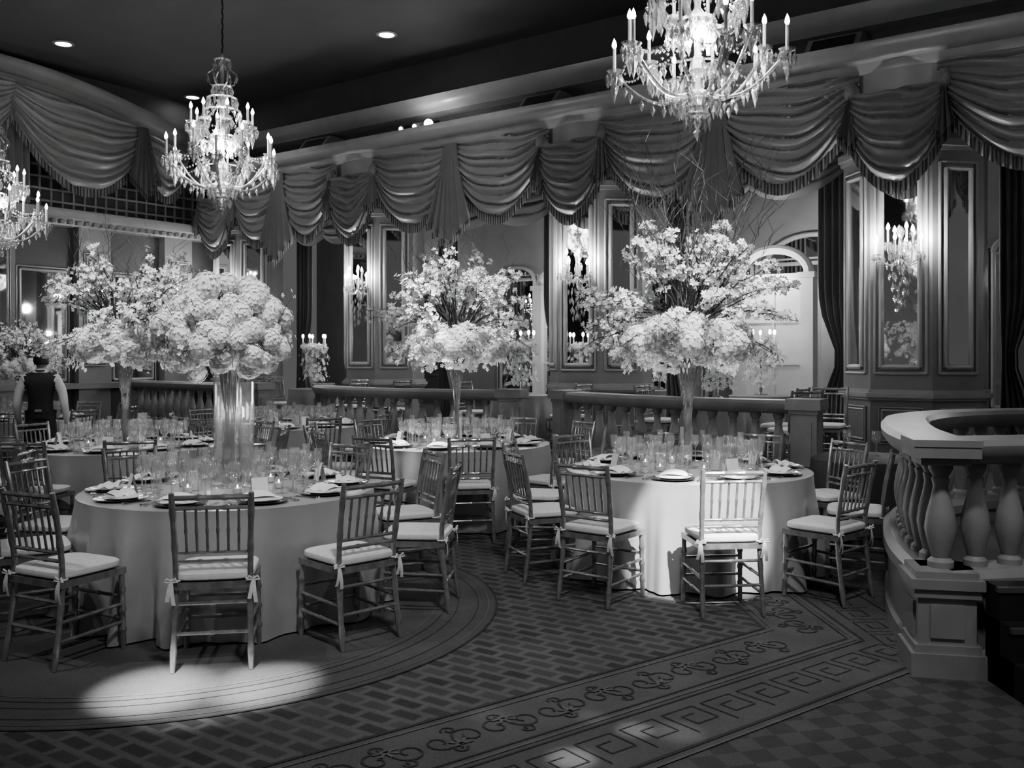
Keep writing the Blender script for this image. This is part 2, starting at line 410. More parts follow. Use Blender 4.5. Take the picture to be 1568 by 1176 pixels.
def tail(mb,F,c,zt,H,o,w=.62,mt=None,pl=6):
    def P(a,b,e=0):
        tri=abs(((a*pl)%1)-.5)*2
        return F(c+(a-.5)*w*(.3+.7*b**1.3),o+.14*tri*(.45+.55*b)+.05*math.sin(pi*a),zt-b*H*(.70+.26*(1-abs(2*a-1))+.08*tri)-e)
    mb.grid(P,pl*8,12,mt or M_drape);mb.grid(lambda a,b:P(a,1.,b*.12-.01),pl*8,1,M_fringe)
def curtain(mb,F,a0,a1,o,z0,z1,mt,pl=9,tie=None,am=.06):
    def P(a,b):
        z=z1+(z0-z1)*b;aa=a0+(a1-a0)*a
        if tie:
            k=1-.6*math.exp(-((z-tie[0])/.45)**2);aa=tie[1]+(aa-tie[1])*k
        return F(aa,o+am*math.sin(2*pi*pl*a)*(.7+.3*b)+.02*math.sin(9*a),z)
    mb.grid(P,pl*8,18,mt)
for i in range(len(SP)-1):
    c0,c1=SP[i],SP[i+1];md=(c0+c1)/2
    m=MB()
    wbox(m,RW,c0,c1,.46,.5,4.45,4.9,M_drape)
    swag(m,RW,c0+.42,md+.06,4.9,.88,.54,folds=9,gath=.3);swag(m,RW,md-.06,c1-.42,4.9,.88,.54,folds=9,gath=.3)
    tail(m,RW,md,4.88,1.55,.62,.85)
    m.obj('swag_valance')
    m=MB()
    swag(m,RW,c0+.82,md+.3,4.35,.4,-.42,gath=.25,folds=4,mt=M_sheer,fringe=False)
    swag(m,RW,md-.3,c1-.82,4.35,.4,-.5,gath=.25,folds=4,mt=M_sheer,fringe=False)
    wbox(m,RW,c0+.82,c1-.82,-.5,-.46,4.2,4.68,M_sheer)
    m.obj('inner_swag_drapery')
    m=MB()
    curtain(m,RW,c0+.85,c0+1.25,-.62,ZT+.01,4.4,M_drapeD if i!=2 else M_sheer,5,(1.6,c0+.9))
    curtain(m,RW,c1-1.3,c1-.85,-.62,ZT+.01,4.4,M_sheer,5,(1.6,c1-.9))
    m.obj('window_curtain')
for c in SP:
    m=MB();swag(m,RW,c-.52,c+.52,4.64,.6,.62,gath=.45,folds=9)
    m.grid(lambda a,b:RW(c-.4+.8*a,.50+.14*math.sin(pi*a)*(1-b*.3),4.895-.4*b),16,3,M_trim)
    for sg in (-1,1):
        m.ball(W(c+sg*.5,.64,4.68),.085,M_drape,10,7,(1,1,1.3));tail(m,RW,c+sg*.5,4.64,.6,.6,.26,pl=4)
    m.obj('pilaster_swag')
m=MB()
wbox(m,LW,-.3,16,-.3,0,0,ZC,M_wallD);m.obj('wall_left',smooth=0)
zar=lambda t:5.55+.85*math.sin(pi*min(max(t,0),9)/9)
m=MB()
pr=[(.0,-.22),(.18,-.22),(.22,-.12),(.34,-.06),(.4,.05),(.4,.12),(.0,.12)]
K=40;n_=len(pr);vs=[];fs=[]
for k in range(K+1):
    t=9.2*k/K
    for o,z in pr: vs.append(LW(t,o,zar(t)+z))
for k in range(K):
    for j in range(n_):
        q=(j+1)%n_;fs.append((k*n_+j,k*n_+q,(k+1)*n_+q,(k+1)*n_+j))
m.add(vs,fs,M_wall);m.obj('trim_arch')
m=MB();extr(m,LW,[(.0,3.88),(.25,3.88),(.3,3.95),(.42,4.0),(.45,4.08),(.45,4.14),(.0,4.14)],0,14,M_wall)
for k in range(90): wbox(m,LW,.1+k*.15,.17+k*.15,.25,.36,3.9,3.96,M_wall)
m.obj('trim_balcony')
m=MB()
for k in range(60): wbox(m,LW,.2+k*.2,.235+k*.2,.2,.23,4.14,5.3,M_wall)
for k in range(6): wbox(m,LW,.1,13,.23,.255,4.25+k*.2,4.285+k*.2,M_wall)
m.obj('balcony_trellis',smooth=0)
m=MB()
swag(m,LW,.95,2.0,5.6,.75,.5,tilt=.3);swag(m,LW,1.9,4.3,5.9,1.0,.55,tilt=.3,folds=9,gath=.4);swag(m,LW,4.2,6.8,6.1,1.1,.55,gath=.4,folds=9)
curtain(m,LW,3.9,4.5,.45,4.16,6.0,M_drape,5);tail(m,LW,1.95,5.75,1.2,.6)
swag(m,LW,4.5,8,3.8,.7,.5,mt=M_drapeD)
m.obj('balcony_drapery')
m=MB()
for t in (.9,2.6,4.3,6.,7.7,9.4):
    wbox(m,LW,t-.3,t+.3,0,.18,0,3.9,M_wall);p=W(.185,t);panel(m,(p.x,p.y),N,U,.32,1.5,3.4,M_mirror,.04)
for t in (1.75,3.45,5.15,6.85): p=W(.01,t);panel(m,(p.x,p.y),N,U,.8,1.2,3.1,M_mirror,.05)
wbox(m,LW,0,14,0,.22,1.05,1.15,M_wall)
m.obj('wall_panelling')
# ------------------------------------------------------------------ chair
def chair_mesh():
    m=MB();c=M_chair
    def bam(p0,p1,r,n=1,seg=8):
        p0=V(p0);p1=V(p1);pts=[];rr=[]
        fr=[0]+[ (k+1)/(n+1) for k in range(n)]+[1]
        L=(p1-p0).length;e=.008/L
        for k,t in enumerate(fr):
            if 0<t<1:
                for dt,q in ((-2*e,1),(-e,1.28),(e,1.28),(2*e,1)): pts.append(p0.lerp(p1,t+dt));rr.append(r*q)
            else: pts.append(p0.lerp(p1,t));rr.append(r)
        m.tube(pts,rr,seg,c)
    for sx in (-1,1):
        pts=[(sx*.195,-.235,0),(sx*.19,-.205,.2),(sx*.185,-.18,.42),(sx*.187,-.185,.55),(sx*.192,-.21,.72),(sx*.198,-.25,.92)]
        P=[];rr=[]
        for i in range(5):
            for k in range(4):
                P.append(V(pts[i]).lerp(V(pts[i+1]),k/4));rr.append(.0155*(1.22 if k==2 and i in(0,1,3,4) else 1))
        P.append(V(pts[-1]));rr.append(.014);rr[0]=.012
        m.tube(P,rr,8,c)
        bam((sx*.19,.19,.44),(sx*.195,.2,0),.0155,3)
        for z in (.14,.24): bam((sx*.192,-.215+.04*(z-.14),z),(sx*.193,.195,z+.01),.010,1)
    for z in (.17,.29): bam((-.193,.197,z),(.193,.197,z),.010,1)
    bam((-.193,-.205,.19),(.193,-.205,.19),.010,1)
    bam((-.187,-.187,.34),(.187,-.187,.34),.010,1)
    m.box((0,0,.435),(.41,.42,.035),c)
    def yb(z): return -.185-.065*max(0,(z-.55)/.37)**1.3
    for z,r in ((.895,.0135),(.84,.0105),(.60,.0105),(.555,.0105)): bam((-.195,yb(z),z),(.195,yb(z),z),r,2)
    for i in range(6):
        x=-.13+.052*i;bam((x,yb(.60),.60),(x*1.03,yb(.84),.84),.0075,1,6)
    def cu(a,b):
        th=2*pi*a;ph=-pi/2+pi*b
        ex=lambda v,p:math.copysign(abs(v)**p,v)
        return (.205*ex(math.cos(th),.35)*ex(math.cos(ph),.35),.21*ex(math.sin(th),.35)*ex(math.cos(ph),.35)+.0,.482+.03*ex(math.sin(ph),.6))
    m.grid(cu,40,12,M_cush)
    for sx in (-1,1):
        x=sx*.205
        for k,(dx,dz) in enumerate(((.014,-.12),(-.02,-.10))):
            m.grid(lambda a,b:(x+(a-.5)*.02+dx*b,-.215-.01*math.sin(3*b),.46+dz*b),1,4,M_cush)
        for s2 in (-1,1):
            m.tube([(x,-.212,.465),(x+s2*.022,-.22,.48),(x+s2*.032,-.22,.462),(x,-.212,.458)],[.004,.006,.006,.004],6,M_cush)
        m.tube([(sx*.187+.024*math.cos(q),-.182+.024*math.sin(q),.462) for q in [2*pi*k/10 for k in range(11)]],.006,6,M_cush)
    return m.mesh('chiavari_chair')
CH=chair_mesh()
# ------------------------------------------------------------------ table
def table_mesh(Rr=.94,H=.75,mt=M_cloth,seed=1,seg=300,nf=14):
    m=MB();r_=random.Random(seed)
    ph=[r_.random()*6 for _ in range(4)]
    def F(th):
        f=math.sin((nf*th+2.2*math.sin(3*th+ph[0])+ph[1])/1)
        return (abs(f)**1.6)*math.copysign(1,f)*(.8+.3*math.sin(5*th+ph[3]))+.3*math.sin((nf*2-5)*th+ph[2])
    def P(a,b):
        th=2*pi*a
        if b<.3:
            r=Rr*b/.3*.99;return (r*math.cos(th),r*math.sin(th),H)
        t=(b-.3)/.7
        if t<.06: r=Rr*.99+.012*math.sin(t/.06*pi/2);z=H-.012*(1-math.cos(t/.06*pi/2))
        else:
            q=(t-.06)/.94;r=Rr+.075*q**1.2+.085*F(th)*min(1,q*1.6)*(.3+.7*q);z=(H-.012)*(1-q)+.012
        return (r*math.cos(th),r*math.sin(th),z)
    m.grid(P,seg,24,mt)
    m.lathe([(.3,.0),(.3,.03),(.05,.06),(.05,H-.05),(.4,H-.02),(.4,H-.005)],16,M_dark)
    return m.mesh('round_banquet_table',70)
TB=[table_mesh(seed=k) for k in (3,8)]
def glass(m,x,y,z,kind):
    if kind==0: pr=[(.036,0),(.036,.003),(.006,.008),(.004,.09),(.012,.1),(.036,.125),(.042,.16),(.034,.205)]
    elif kind==1: pr=[(.033,0),(.033,.003),(.005,.008),(.004,.1),(.012,.11),(.03,.135),(.033,.17),(.028,.2)]
    else: pr=[(.03,0),(.03,.003),(.005,.008),(.004,.1),(.012,.12),(.024,.17),(.024,.235)]
    m.open_lathe([(r*1.1,h*1.08) for r,h in pr],12,M_glass,(x,y,z))
def settings(seed):
    r_=random.Random(seed);m=MB();gl=MB()
    for i in range(10):
        th=2*pi*(i+.5)/10;c,s=math.cos(th),math.sin(th)
        m.T=Matrix(((-s,c,0,c*.75),(c,s,0,s*.75),(0,0,1,.752),(0,0,0,1)))
        m.lathe([(.0,0),(.1,.0),(.155,.012),(.157,.015),(.1,.006),(0,.006)],24,M_charger)
        m.lathe([(.0,.007),(.08,.007),(.125,.02),(.127,.023),(.08,.013),(0,.012)],24,M_plate)
        a=r_.uniform(-.1,.1)
        m.grid(lambda u,v:((u-.5)*.19+a*.2,(v-.5)*.13,.03+.03*math.sin(pi*u)**.5*(1-.4*v)+.008*math.sin(12*v)),8,8,M_cloth2)
        m.box((0,0,.024),(.18,.12,.016),M_cloth2)
        for dx,L in ((-.2,.19),(-.175,.17),(.18,.2),(.2,.18)):
            m.tube([(dx,-.09,.004),(dx,.02,.005),(dx,.08,.004)],[.004,.003,.009],6,M_silver)
        m.T=None
        for dr,dt,k in ((.55,.12,0),(.5,.0,1),(.57,-.09,2),(.46,.14,1),(.5,-.2,0)):
            glass(gl,(dr)*math.cos(th+dt),(dr)*math.sin(th+dt),.751,k)
    for i in range(6):
        th=2*pi*i/6+.2;x,y=.33*math.cos(th),.33*math.sin(th)
        gl.open_lathe([(.0,0),(.03,.0),(.033,.07)],12,M_glass,(x,y,.752))
        m.lathe([(.026,.003),(.026,.035),(0,.036)],10,M_candle,(x,y,.752));m.ball((x,y,.796),.006,M_flame,6,4,(1,1,1.8))
    for i in range(3):
        th=2*pi*i/3+.9;x,y=.24*math.cos(th),.24*math.sin(th);h=(.24,.3,.2)[i]
        gl.open_lathe([(.05,0),(.05,h)],16,M_glass,(x,y,.752));m.lathe([(.04,.003),(.04,h*.6),(0,h*.6)],12,M_candle,(x,y,.752))
    for i in range(4):
        th=2*pi*i/4+.35;x,y=.62*math.cos(th),.62*math.sin(th)
        m.T=Matrix.Translation((x,y,.753))@Matrix.Rotation(th+pi/2,4,'Z')
        m.add([(-.05,-.03,0),(.05,-.03,0),(.05,0,.13),(-.05,0,.13),(.05,.03,0),(-.05,.03,0)],[(0,1,2,3),(3,2,4,5)],M_cloth2);m.T=None
    return m.mesh('place_settings'),gl.mesh('drinking_glasses')
ST=[settings(1),settings(2)]
# ------------------------------------------------------------------ flowers
def floret(m,p,nr,r,k=4,cup=.35,mt=None):
    nr=nr.normalized();x=nr.orthogonal().normalized();y=nr.cross(x);o=R.random()*6
    vs=[p];fs=[]
    for i in range(k):
        t=o+2*pi*i/k;h=.8*pi/k
        d=lambda q,rr,c:p+(x*math.cos(q)+y*math.sin(q))*rr+nr*c
        b=len(vs);vs+=[d(t-h,r*.72,r*cup*.5),d(t,r,r*cup),d(t+h,r*.72,r*cup*.5)];fs.append((0,b,b+1,b+2))
    m.add(vs,fs,mt or M_petal)
def fib(n,zmin=-1):
    for i in range(n):
        z=zmin+(1-zmin)*(i+.5)/n;r=math.sqrt(max(0,1-z*z));t=i*2.39996
        yield V((r*math.cos(t),r*math.sin(t),z))
def head(m,c,r,nf=48,fr=.03):
    m.ball(c,r*.88,M_petalC,10,7)
    for d in fib(nf):
        d=(d+V((R.uniform(-.15,.15),R.uniform(-.15,.15),R.uniform(-.15,.15)))).normalized()
        floret(m,V(c)+d*r*R.uniform(.88,1.0),d,fr*R.uniform(.8,1.15),4,.15)
def dome_arrangement():
    m=MB()
    for x,y,h,rr in ((0,0,.86,.055),(.09,.05,.7,.05),(-.08,.06,.76,.05)):
        m.open_lathe([(.0,.0),(rr*1.5,.0),(rr*1.5,.012),(rr*.9,.03),(rr,.2),(rr*1.05,h)],20,M_glass,(x,y,0))
        m.open_lathe([(rr*.85,.03),(rr*.9,.2),(rr*.93,h*.6)],16,M_glass,(x,y,0))
    for i in range(22):
        t=R.random()*6.28;r=R.uniform(.01,.03);m.tube([(r*math.cos(t),r*math.sin(t),.03),(r*math.cos(t+1),r*math.sin(t+1),.4),(3*r*math.cos(t+2),3*r*math.sin(t+2),.85)],.003,5,M_branch)
    m.ball((-.06,0,1.02),.3,M_petalC,16,10,(1.15,1.15,.75))
    for d in fib(76,-.8):
        c=V((d.x*.36-.06,d.y*.36,1.03+d.z*.30));c+=V((R.uniform(-.04,.04),R.uniform(-.04,.04),R.uniform(-.045,.045)))
        head(m,c,R.uniform(.065,.11),80,.015)
    for i in range(26):
        t=R.random()*6.28;z=R.uniform(.8,1.3);p=V((.48*math.cos(t)-.06,.48*math.sin(t),z))
        q=V((.33*math.cos(t)-.06,.33*math.sin(t),1.0));m.tube([q,q.lerp(p,.6)+V((0,0,.02)),p],.0025,4,M_branch)
        for k in range(3): floret(m,p+V((R.uniform(-.03,.03),R.uniform(-.03,.03),R.uniform(-.03,.03))),V((math.cos(t),math.sin(t),.3)),.018,5)
    return m.mesh('hydrangea_centerpiece',0)
def spray(m,n,zc,rx,zt,bl=16):
    for i in range(n):
        t=2*pi*i/n*1.0+R.uniform(-.3,.3);e=R.uniform(-.25,1.0)
        hr=rx*math.cos(e*1.2)*R.uniform(.75,1.15);hz=zt*math.sin(max(e,-.3)*1.45)*R.uniform(.72,1.05)
        p0=V((.05*math.cos(t),.05*math.sin(t),zc));p3=V((hr*math.cos(t),hr*math.sin(t),zc+hz))
        p1=p0.lerp(p3,.35)+V((0,0,.18));p2=p0.lerp(p3,.7)+V((R.uniform(-.08,.08),R.uniform(-.08,.08),.12))
        pts=[]
        for k in range(11):
            s=k/10;pts.append(p0*(1-s)**3+p1*3*s*(1-s)**2+p2*3*s*s*(1-s)+p3*s**3+V((R.uniform(-.012,.012),R.uniform(-.012,.012),R.uniform(-.012,.012))))
        m.tube(pts,[.009*(1-k/13) for k in range(11)],5,M_branch)
        for k in range(bl):
            s=R.uniform(.38,1.0);j=min(int(s*10),9);q=pts[j].lerp(pts[j+1],s*10-j)
            side=V((R.uniform(-1,1),R.uniform(-1,1),R.uniform(-.7,1)))*.05;q2=q+side
            m.tube([q,q2],[.003,.002],3,M_branch,False)
            for w in range(R.choice((2,3,4,5))):
                d=V((R.uniform(-1,1),R.uniform(-1,1),R.uniform(-.6,1)));floret(m,q2+d*.026,d+V((math.cos(t)*.5,math.sin(t)*.5,.3)),R.uniform(.018,.032),5,.45)
def twigs(m,n,z0,zt,rx):
    for i in range(n):
        t=R.random()*6.28;r=R.uniform(.2,1)*rx;z=R.uniform(.6,1)*zt
        pts=[V((0,0,z0))];d=V((r*math.cos(t),r*math.sin(t),z))
        for k in range(1,13):
            pts.append(V((0,0,z0))+d*(k/12)+V((.035*math.sin(k*1.3+i),.035*math.cos(k*1.1+i*2),0)))
        m.tube(pts,[.006*(1-k/15) for k in range(13)],4,M_branch)
        for k in (5,7,9,10):
            q=pts[k];m.tube([q,q+V((R.uniform(-.1,.1),R.uniform(-.1,.1),.1)),q+V((R.uniform(-.18,.18),R.uniform(-.18,.18),.25))],[.003,.002,.001],3,M_branch,False)
def branch_arrangement(tall):
    m=MB()
    m.open_lathe([(.0,0),(.1,0),(.1,.012),(.03,.03),(.025,.3),(.04,.55),(.09,.78),(.11,.82)],20,M_glass)
    for i in range(14):
        t=2*pi*i/14;P=[]
        for k in range(9):
            q=k/8;rr=.012+.014*math.sin(q*9+i)+.09*q**3;P.append((rr*math.cos(t+q*4),rr*math.sin(t+q*4),.03+.85*q))
        m.tube(P,.006,5,M_branch)
    m.ball((0,0,.98),.3,M_petalC,14,8,(1.25,1.25,.4))
    for d in fib(46,-.6):
        c=V((d.x*.44,d.y*.44,.97+d.z*.17));head(m,c,R.uniform(.08,.12),85,.017)
    for i in range(34):
        t=R.random()*6.28;c=V((.52*math.cos(t)*R.uniform(.6,1.1),.52*math.sin(t)*R.uniform(.6,1.1),R.uniform(.76,.92)))
        for k in range(9): floret(m,c+V((R.uniform(-.05,.05),R.uniform(-.05,.05),R.uniform(-.05,.05))),V((math.cos(t),math.sin(t),.1)),.026,5)
    spray(m,54,1.05,.84,.90,18)
    twigs(m,24,1.0,1.2,.8)
    if tall: twigs(m,34,1.1,1.55,.8)
    return m.mesh('blossom_centerpiece',0)
FA=dome_arrangement();FB=[branch_arrangement(False),branch_arrangement(True)]
# ------------------------------------------------------------------ place tables
def ring(cx,cy,rot,rad=1.24,skip=(),n=10,jit=.06):
    for i in range(n):
        if i in skip: continue
        th=rot+2*pi*i/n;r=rad+R.uniform(-jit,jit)
        th2=th+R.uniform(-.03,.03)
        place('chiavari_chair',CH,(cx+r*math.cos(th2),cy+r*math.sin(th2),.008),th+pi/2+R.uniform(-.12,.12))
def dining(cx,cy,rot,k,fl,skip=(),frot=0,fs=1):
    place('round_banquet_table',TB[k%2],(cx,cy,.006),rot)
    place('place_settings',ST[k%2][0],(cx,cy,.006),rot)
    place('drinking_glasses',ST[k%2][1],(cx,cy,.006),rot)
    if fl: place('hydrangea_centerpiece' if fl is FA else 'blossom_centerpiece',fl,(cx,cy,.757),frot,fs)
    ring(cx,cy,rot,skip=skip)
dining(-1.87,6.3,-pi/2+.21,0,FA)
dining(1.37,7.4,-pi/2+.0,1,FB[1])
dining(-.56,9.6,-pi/2+.16,0,FB[0],frot=1.)
dining(-3.8,9.3,-pi/2-.2,1,FB[0],frot=3.)
dining(-5.15,6.9,0.1,0,None)
dining(-2.85,12.1,.2,1,None)
dining(-6.9,13.3,.1,0,FB[0],frot=2,fs=.7)
m=MB()
def P(a,b):
    th=2*pi*a
    if b<.3: return (.42*b/.3*math.cos(th),.42*b/.3*math.sin(th),.75)
    q=(b-.3)/.7;r=.42+.06*q+.03*math.sin(9*th)*q;return (r*math.cos(th),r*math.sin(th),.75-.745*q)
m.grid(P,72,12,M_clothD);glass(m,.1,-.1,.75,0);glass(m,-.1,.05,.75,0);m.obj('service_table',(3.1,8.42,0))
def candelabra():
    m=MB()
    m.lathe([(.0,.0),(.09,.0),(.09,.02),(.02,.05),(.015,.3),(.03,.34),(.015,.38),(.015,.62),(.04,.66),(0,.68)],14,M_silver)
    for i in range(5):
        t=2*pi*i/5;P=[(.01*math.cos(t),.01*math.sin(t),.55),(.1*math.cos(t),.1*math.sin(t),.5),(.18*math.cos(t),.18*math.sin(t),.58),(.19*math.cos(t),.19*math.sin(t),.68)]
        m.tube(P,.008,6,M_silver);m.tube([P[-1],(P[-1][0],P[-1][1],.82)],.011,8,M_candle);m.ball((P[-1][0],P[-1][1],.85),.02,M_bulb,6,5,(1,1,1.8))
    for i in range(260):
        t=R.random()*6.28;r=R.uniform(.05,.24);z=.62-R.random()**1.3*.6
        floret(m,V((r*math.cos(t),r*math.sin(t),z+.1)),V((math.cos(t),math.sin(t),.3)),R.uniform(.025,.04),5)
    for i in range(8): head(m,(.13*math.cos(i),.13*math.sin(i),.64),.08,50,.022)
    return m.mesh('flower_candelabrum',0)
CD=candelabra()
ST2=table_mesh(.42,.75,M_cloth,5,120,9)
def on_line(x,n):
    k=(x-784)/1450;return (19.05*k+6.03+n*(.589-.808*k))/(.808+.589*k)
for x,n,chs in ((482,1.25,(0,1)),(797,1.25,(0,1)),(1100,1.25,(0,1)),(1165,-.5,()),(1010,-1.5,())):
    s=on_line(x,n);p=W(s,n)
    place('small_banquet_table',ST2,(p.x,p.y,ZT));place('flower_candelabrum',CD,(p.x,p.y,ZT+.75),x)
    for q in chs:
        th=(0,pi)[q]+math.atan2(U.y,U.x)
        place('chiavari_chair',CH,(p.x+.78*math.cos(th),p.y+.78*math.sin(th),ZT),th+pi/2)
for s,n,a in ((12.55,1.9,.4),(12.6,.95,2.6),(6.3,1.5,1.),(3.,1.3,.3)):
    p=W(s,n);place('chiavari_chair',CH,(p.x,p.y,ZT),a)
# ------------------------------------------------------------------ chandelier
def chandelier_mesh(lo=12,hi=8):
    m=MB();G=M_crys
    m.lathe([(0,0),(.02,.015),(.035,.05),(.02,.08),(.05,.12),(.09,.17),(.06,.22),(.03,.26),(.035,.4),(.07,.46),(.05,.52),(.025,.58),(.03,.75),(.08,.82),(.06,.9),(.025,.95),(.03,1.2),(.07,1.28),(.04,1.36),(.02,1.42),(.02,1.7),(.05,1.76),(.03,1.82),(.008,1.86)],14,G)
    def drop(p,h,r): m.octa((p[0],p[1],p[2]-h*.4),r,h,G)
    def chain(a,b,sag,n):
        a=V(a);b=V(b)
        for k in range(n+1):
            t=k/n;p=a.lerp(b,t)-V((0,0,sag*4*t*(1-t)));m.octa(p,.014,.03,G)
    def arm(t,r,z0,zd,z1,cand=.2):
        c,s=math.cos(t),math.sin(t);P=[]
        for k in range(15):
            q=k/14;rr=.04+(r-.04)*q
            z=z0+(z1-z0)*q*q-zd*math.sin(pi*q)*(1-.25*q)
            P.append((rr*c,rr*s,z))
        m.tube(P,.013,6,G)
        for k in (3,5,7,9,11,12): drop((P[k][0],P[k][1],P[k][2]-.02),.1,.021)
        m.open_lathe([(.008,-.01),(.045,.0),(.065,.022)],12,G,(r*c,r*s,z1))
        for j in range(8):
            q=2*pi*j/8;drop((r*c+.06*math.cos(q),r*s+.06*math.sin(q),z1),.12,.019)
        drop((r*c,r*s,z1-.03),.22,.034)
        m.tube([(r*c,r*s,z1+.01),(r*c,r*s,z1+cand)],.014,8,M_candle)
        m.lathe([(.008,0),(.02,.022),(.015,.05),(0,.085)],8,M_bulb,(r*c,r*s,z1+cand))
        return (r*c,r*s,z1)
    E=[arm(2*pi*i/lo,.68 if i%2 else .54,.3,.12,.52 if i%2 else .64) for i in range(lo)]
    for i in range(lo): chain(E[i],E[(i+1)%lo],.1,12)
    E2=[arm(2*pi*i/hi+.26,.36,.82,.08,.98,.17) for i in range(hi)]
    for i in range(hi): chain(E2[i],E2[(i+1)%hi],.08,8);chain((0,0,1.3),E2[i],.03,12)
    for i in range(lo): chain((.05*math.cos(i),.05*math.sin(i),.85),E[i],.12,16)
    for rr,z,n,h in ((.16,.2,16,.11),(.24,.36,22,.12),(.3,.46,22,.1),(.1,.1,10,.12),(.14,.85,14,.13),(.24,.74,20,.1),(.22,1.15,16,.11),(.18,1.3,16,.12),(.12,1.44,12,.11),(.1,1.76,10,.1)):
        for j in range(n):
            q=2*pi*j/n;drop((rr*math.cos(q),rr*math.sin(q),z),h,.02)
        m.open_lathe([(rr-.03,.0),(rr,.012)],18,G,(0,0,z))
    m.octa((0,0,-.03),.035,.12,G)
    for i in range(6):
        t=2*pi*i/6;m.tube([(.02*math.cos(t),.02*math.sin(t),1.42),(.14*math.cos(t),.14*math.sin(t),1.48),(.17*math.cos(t),.17*math.sin(t),1.6),(.1*math.cos(t),.1*math.sin(t),1.66)],.009,6,G);drop((.17*math.cos(t),.17*math.sin(t),1.6),.11,.02)
    for i in range(3):
        t=2*pi*i/3+.5;m.tube([(.12*math.cos(t),.12*math.sin(t),.6),(.12*math.cos(t),.12*math.sin(t),.68)],.016,8,M_candle);m.ball((.12*math.cos(t),.12*math.sin(t),.72),.05,M_bulb,10,7)
    return m.mesh('crystal_chandelier')
CM=chandelier_mesh()
def light(kind,name,loc,e,r=.1,tgt=None,ang=40,blend=.5):
    l=bpy.data.lights.new(name,kind);l.energy=e;l.color=(1,1,1)
    if kind in('POINT','SPOT'): l.shadow_soft_size=r
    o=bpy.data.objects.new(name,l);bpy.context.scene.collection.objects.link(o);o.location=loc
    if kind=='SPOT': l.spot_size=math.radians(ang);l.spot_blend=blend
    if tgt is not None: o.rotation_euler=(V(tgt)-V(loc)).to_track_quat('-Z','Y').to_euler()
    return o
for x,y,z,rz,e in ((1.45,7.4,3.40,.1,110),(-3.49,11.4,3.42,.2,110),(-7.1,13.,3.0,.3,60),(-4.5,2.5,3.3,0,60),(4.,1.,3.3,0,50)):  # last two are unseen extras, added for mirror reflections and more light
    o=place('crystal_chandelier',CM,(x,y,z),rz)
    m=MB()
    z0=z+1.84;k=0
    while z0+k*.06<ZC-.05:
        m.tube([(0.008*(k%2),.008*((k+1)%2),k*.06),(0.008*(k%2),.008*((k+1)%2),k*.06+.07)],.009,6,M_dark);k+=1
    m.lathe([(0,ZC-z0-.12),(.05,ZC-z0-.1),(.11,ZC-z0-.03),(.12,ZC-z0-.001)],16,M_trim)
    c=m.obj('ceiling_chain',(0,0,1.84));c.parent=o
    light('POINT','chandelier_light',(x,y,z+.78),e*.6,.06);light('POINT','chandelier_light',(x,y,z+.6),e*.4,.5)
def sconce_mesh():
    m=MB()
    m.lathe([(0,0),(.05,.0),(.05,.02),(0,.03)],14,M_silver)
    m.tube([(0,.0,-.15),(0,.03,0),(0,.03,.18)],[.01,.02,.006],8,M_crys);m.octa((0,.04,.25),.03,.14,M_crys)
    for i in range(5):
        t=pi*(.08+.84*i/4);r=.2 if i%2==0 else .13;z=.12 if i%2==0 else .22;c,s=math.cos(t),math.sin(t)*.8+.05
        m.tube([(0,.03,.0),(r*.4*c,r*.4*s+.02,-.07),(r*.9*c,r*.9*s+.02,-.02),(r*c,r*s+.02,z-.1)],.008,6,M_crys)
        m.open_lathe([(.01,0),(.04,.02)],10,M_crys,(r*c,r*s+.02,z-.1));m.tube([(r*c,r*s+.02,z-.1),(r*c,r*s+.02,z+.03)],.009,8,M_candle)
        m.lathe([(.007,0),(.018,.02),(.013,.045),(0,.07)],8,M_bulb,(r*c,r*s+.02,z+.03))
        for j in range(5): q=2*pi*j/5;m.octa((r*c+.035*math.cos(q),r*s+.02+.035*math.sin(q),z-.12),.013,.08,M_crys)
    for k in range(24): t=k*1.1;m.octa((.1*math.cos(t)*(1-k/28),.06+.05*math.sin(t),-.06-.018*k),.015,.08,M_crys)
    return m.mesh('crystal_wall_sconce')
SC=sconce_mesh();ra=math.atan2(N.y,N.x)-pi/2
for i,c in enumerate(SP):
    p=W(c,.46,2.75);place('crystal_wall_sconce',SC,p,ra,1.25)
    for sg in (-1,1): light('POINT','sconce_light',W(c+sg*.27,.61,2.98),20,.03)
for t in (2.6,6.): p=W(.21,t,2.6);place('crystal_wall_sconce',SC,p,math.atan2(U.y,U.x)-pi/2,1.1);q=W(.6,t,2.8);light('POINT','sconce_light',q,14,.04)
for i in range(4):
    c=(SP[i]+SP[i+1])/2;p=W(c-.95,-3.02,2.5);place('crystal_wall_sconce',SC,p,ra,1.0)
    q=W(c+.3,-2.0,3.0);light('POINT','gallery_light',q,(35,55,45,18)[i],.1)
light('POINT','gallery_light',W(11.1,-.85,2.75),22,.05);light('POINT','gallery_light',W(7.9,-.8,2.2),16,.05)
for s in (7.2,11.3): light('POINT','gallery_light',W(s,1.2,2.5),10,.1)  # fixtureless lights added to brighten the far balustrades
for x,y in ((97,66),(592,52),(295,148)):
    d=1450*(ZC-1.63)/(545-y);X=(x-784)*d/1450
    m=MB();m.open_lathe([(.12,-.001),(.16,-.002),(.165,-.012),(.12,-.022),(.115,-.006)],24,M_trim)
    m.open_lathe([(0,-.008),(.118,-.008)],24,M_down);m.obj('recessed_downlight',(X,d,ZC))
